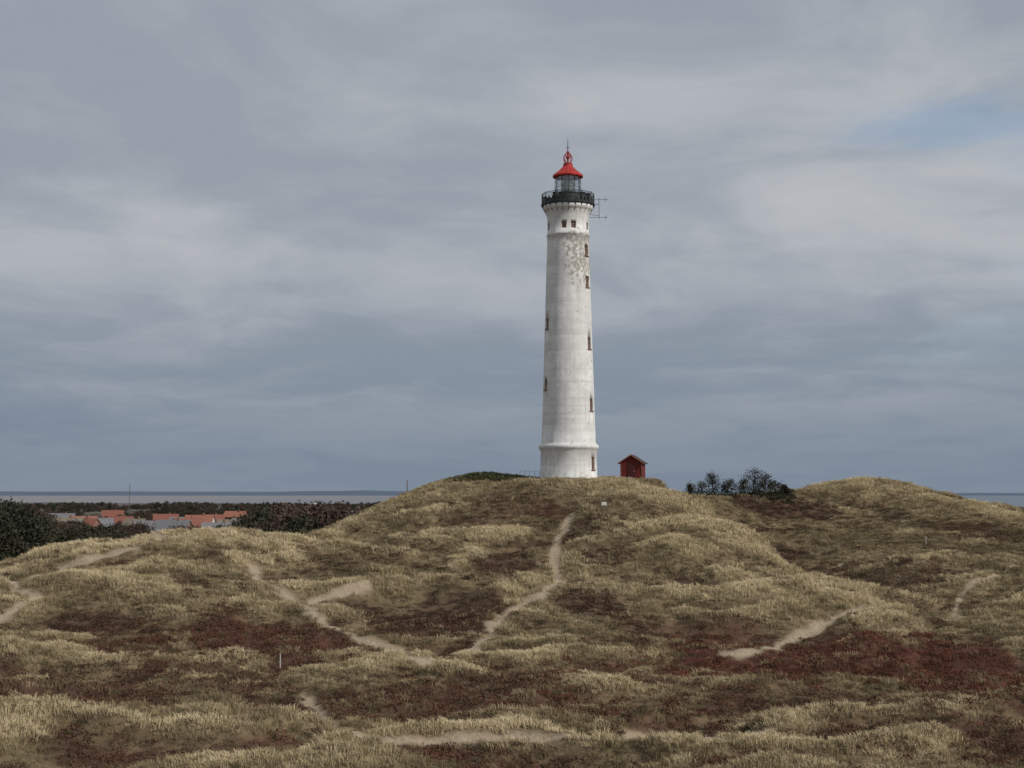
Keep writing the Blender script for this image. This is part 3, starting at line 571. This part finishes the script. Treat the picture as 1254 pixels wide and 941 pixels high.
# ------------------------------------------------------------ light & sky
az=math.radians(58); el=math.radians(38)
sd=Vector((math.sin(az)*math.cos(el),-math.cos(az)*math.cos(el),math.sin(el)))
sun=bpy.data.lights.new('sun','SUN'); sun.energy=3.0; sun.angle=math.radians(2.5); sun.color=(1,.95,.87); so=bpy.data.objects.new('sun',sun); so.rotation_euler=sd.to_track_quat('Z','Y').to_euler(); so.location=(60,-40,90); link(so)
wd=bpy.data.worlds.new('World'); scene.world=wd; wd.use_nodes=True; nt=wd.node_tree; nt.nodes.clear()
sky=N(nt,'ShaderNodeTexSky',sky_type='NISHITA'); sky.sun_disc=False; sky.sun_elevation=el; sky.sun_rotation=math.atan2(sd.x,sd.y)
tc=N(nt,'ShaderNodeTexCoord'); sp=N(nt,'ShaderNodeSeparateXYZ'); L(nt,tc.outputs['Generated'],sp.inputs[0])
zc=math_(nt,'MAXIMUM',sp.outputs[2],0.0); zp=math_(nt,'ADD',zc,.16)
cb=N(nt,'ShaderNodeCombineXYZ'); L(nt,math_(nt,'DIVIDE',sp.outputs[0],zp),cb.inputs[0]); L(nt,math_(nt,'DIVIDE',sp.outputs[1],zp),cb.inputs[1]); cb.inputs[2].default_value=3.7
wn=N(nt,'ShaderNodeTexNoise'); wn.inputs['Scale'].default_value=1.6; wn.inputs['Detail'].default_value=2; L(nt,cb.outputs[0],wn.inputs[0])
wv=N(nt,'ShaderNodeVectorMath',operation='MULTIPLY_ADD'); L(nt,wn.outputs['Color'],wv.inputs[0]); wv.inputs[1].default_value=(.5,.5,0); L(nt,cb.outputs[0],wv.inputs[2]); pv=wv.outputs[0]
cl=noise(nt,pv,.9,5,.5); cl2=noise(nt,pv,3.0,5,.6)
dens=math_(nt,'ADD',math_(nt,'MULTIPLY',cl,.66),math_(nt,'MULTIPLY',cl2,.34))
cloud=mix(nt,rmp(nt,dens,.38,.63),(.305,.345,.40),(.475,.495,.525))
hor=rmp(nt,sp.outputs[2],.0,.20)
base=mix(nt,hor,mix(nt,rmp(nt,dens,.42,.6),(.20,.25,.32),(.275,.317,.378)),cloud); base=mix(nt,rmp(nt,sp.outputs[2],.01,.09,.65,0),base,(.20,.246,.312))
skyb=N(nt,'ShaderNodeVectorMath',operation='SCALE'); L(nt,sky.outputs[0],skyb.inputs[0]); skyb.inputs['Scale'].default_value=.12
gn=noise(nt,pv,1.3,5,.55); gx_=rmp(nt,sp.outputs[0],.10,.33,-.13,.09)
gap=math_(nt,'MULTIPLY',rmp(nt,math_(nt,'ADD',gn,gx_),.57,.70,0,.5),rmp(nt,sp.outputs[2],.06,.14))
colr=mix(nt,gap,base,skyb.outputs[0])
bg=N(nt,'ShaderNodeBackground'); bg.inputs[1].default_value=1.0; L(nt,colr,bg.inputs[0]); o=N(nt,'ShaderNodeOutputWorld'); L(nt,bg.outputs[0],o.inputs[0])
# ------------------------------------------------------------ camera
cam=bpy.data.cameras.new('camera'); cam.sensor_width=36; cam.lens=36*F/1254; cam.clip_end=60000; cam.clip_start=.5
co=bpy.data.objects.new('camera',cam); co.location=(0,0,ZC); co.rotation_euler=(math.pi/2+A,0,0); link(co); scene.camera=co
scene.view_settings.view_transform='Standard'; scene.view_settings.look='None'; scene.view_settings.exposure=0
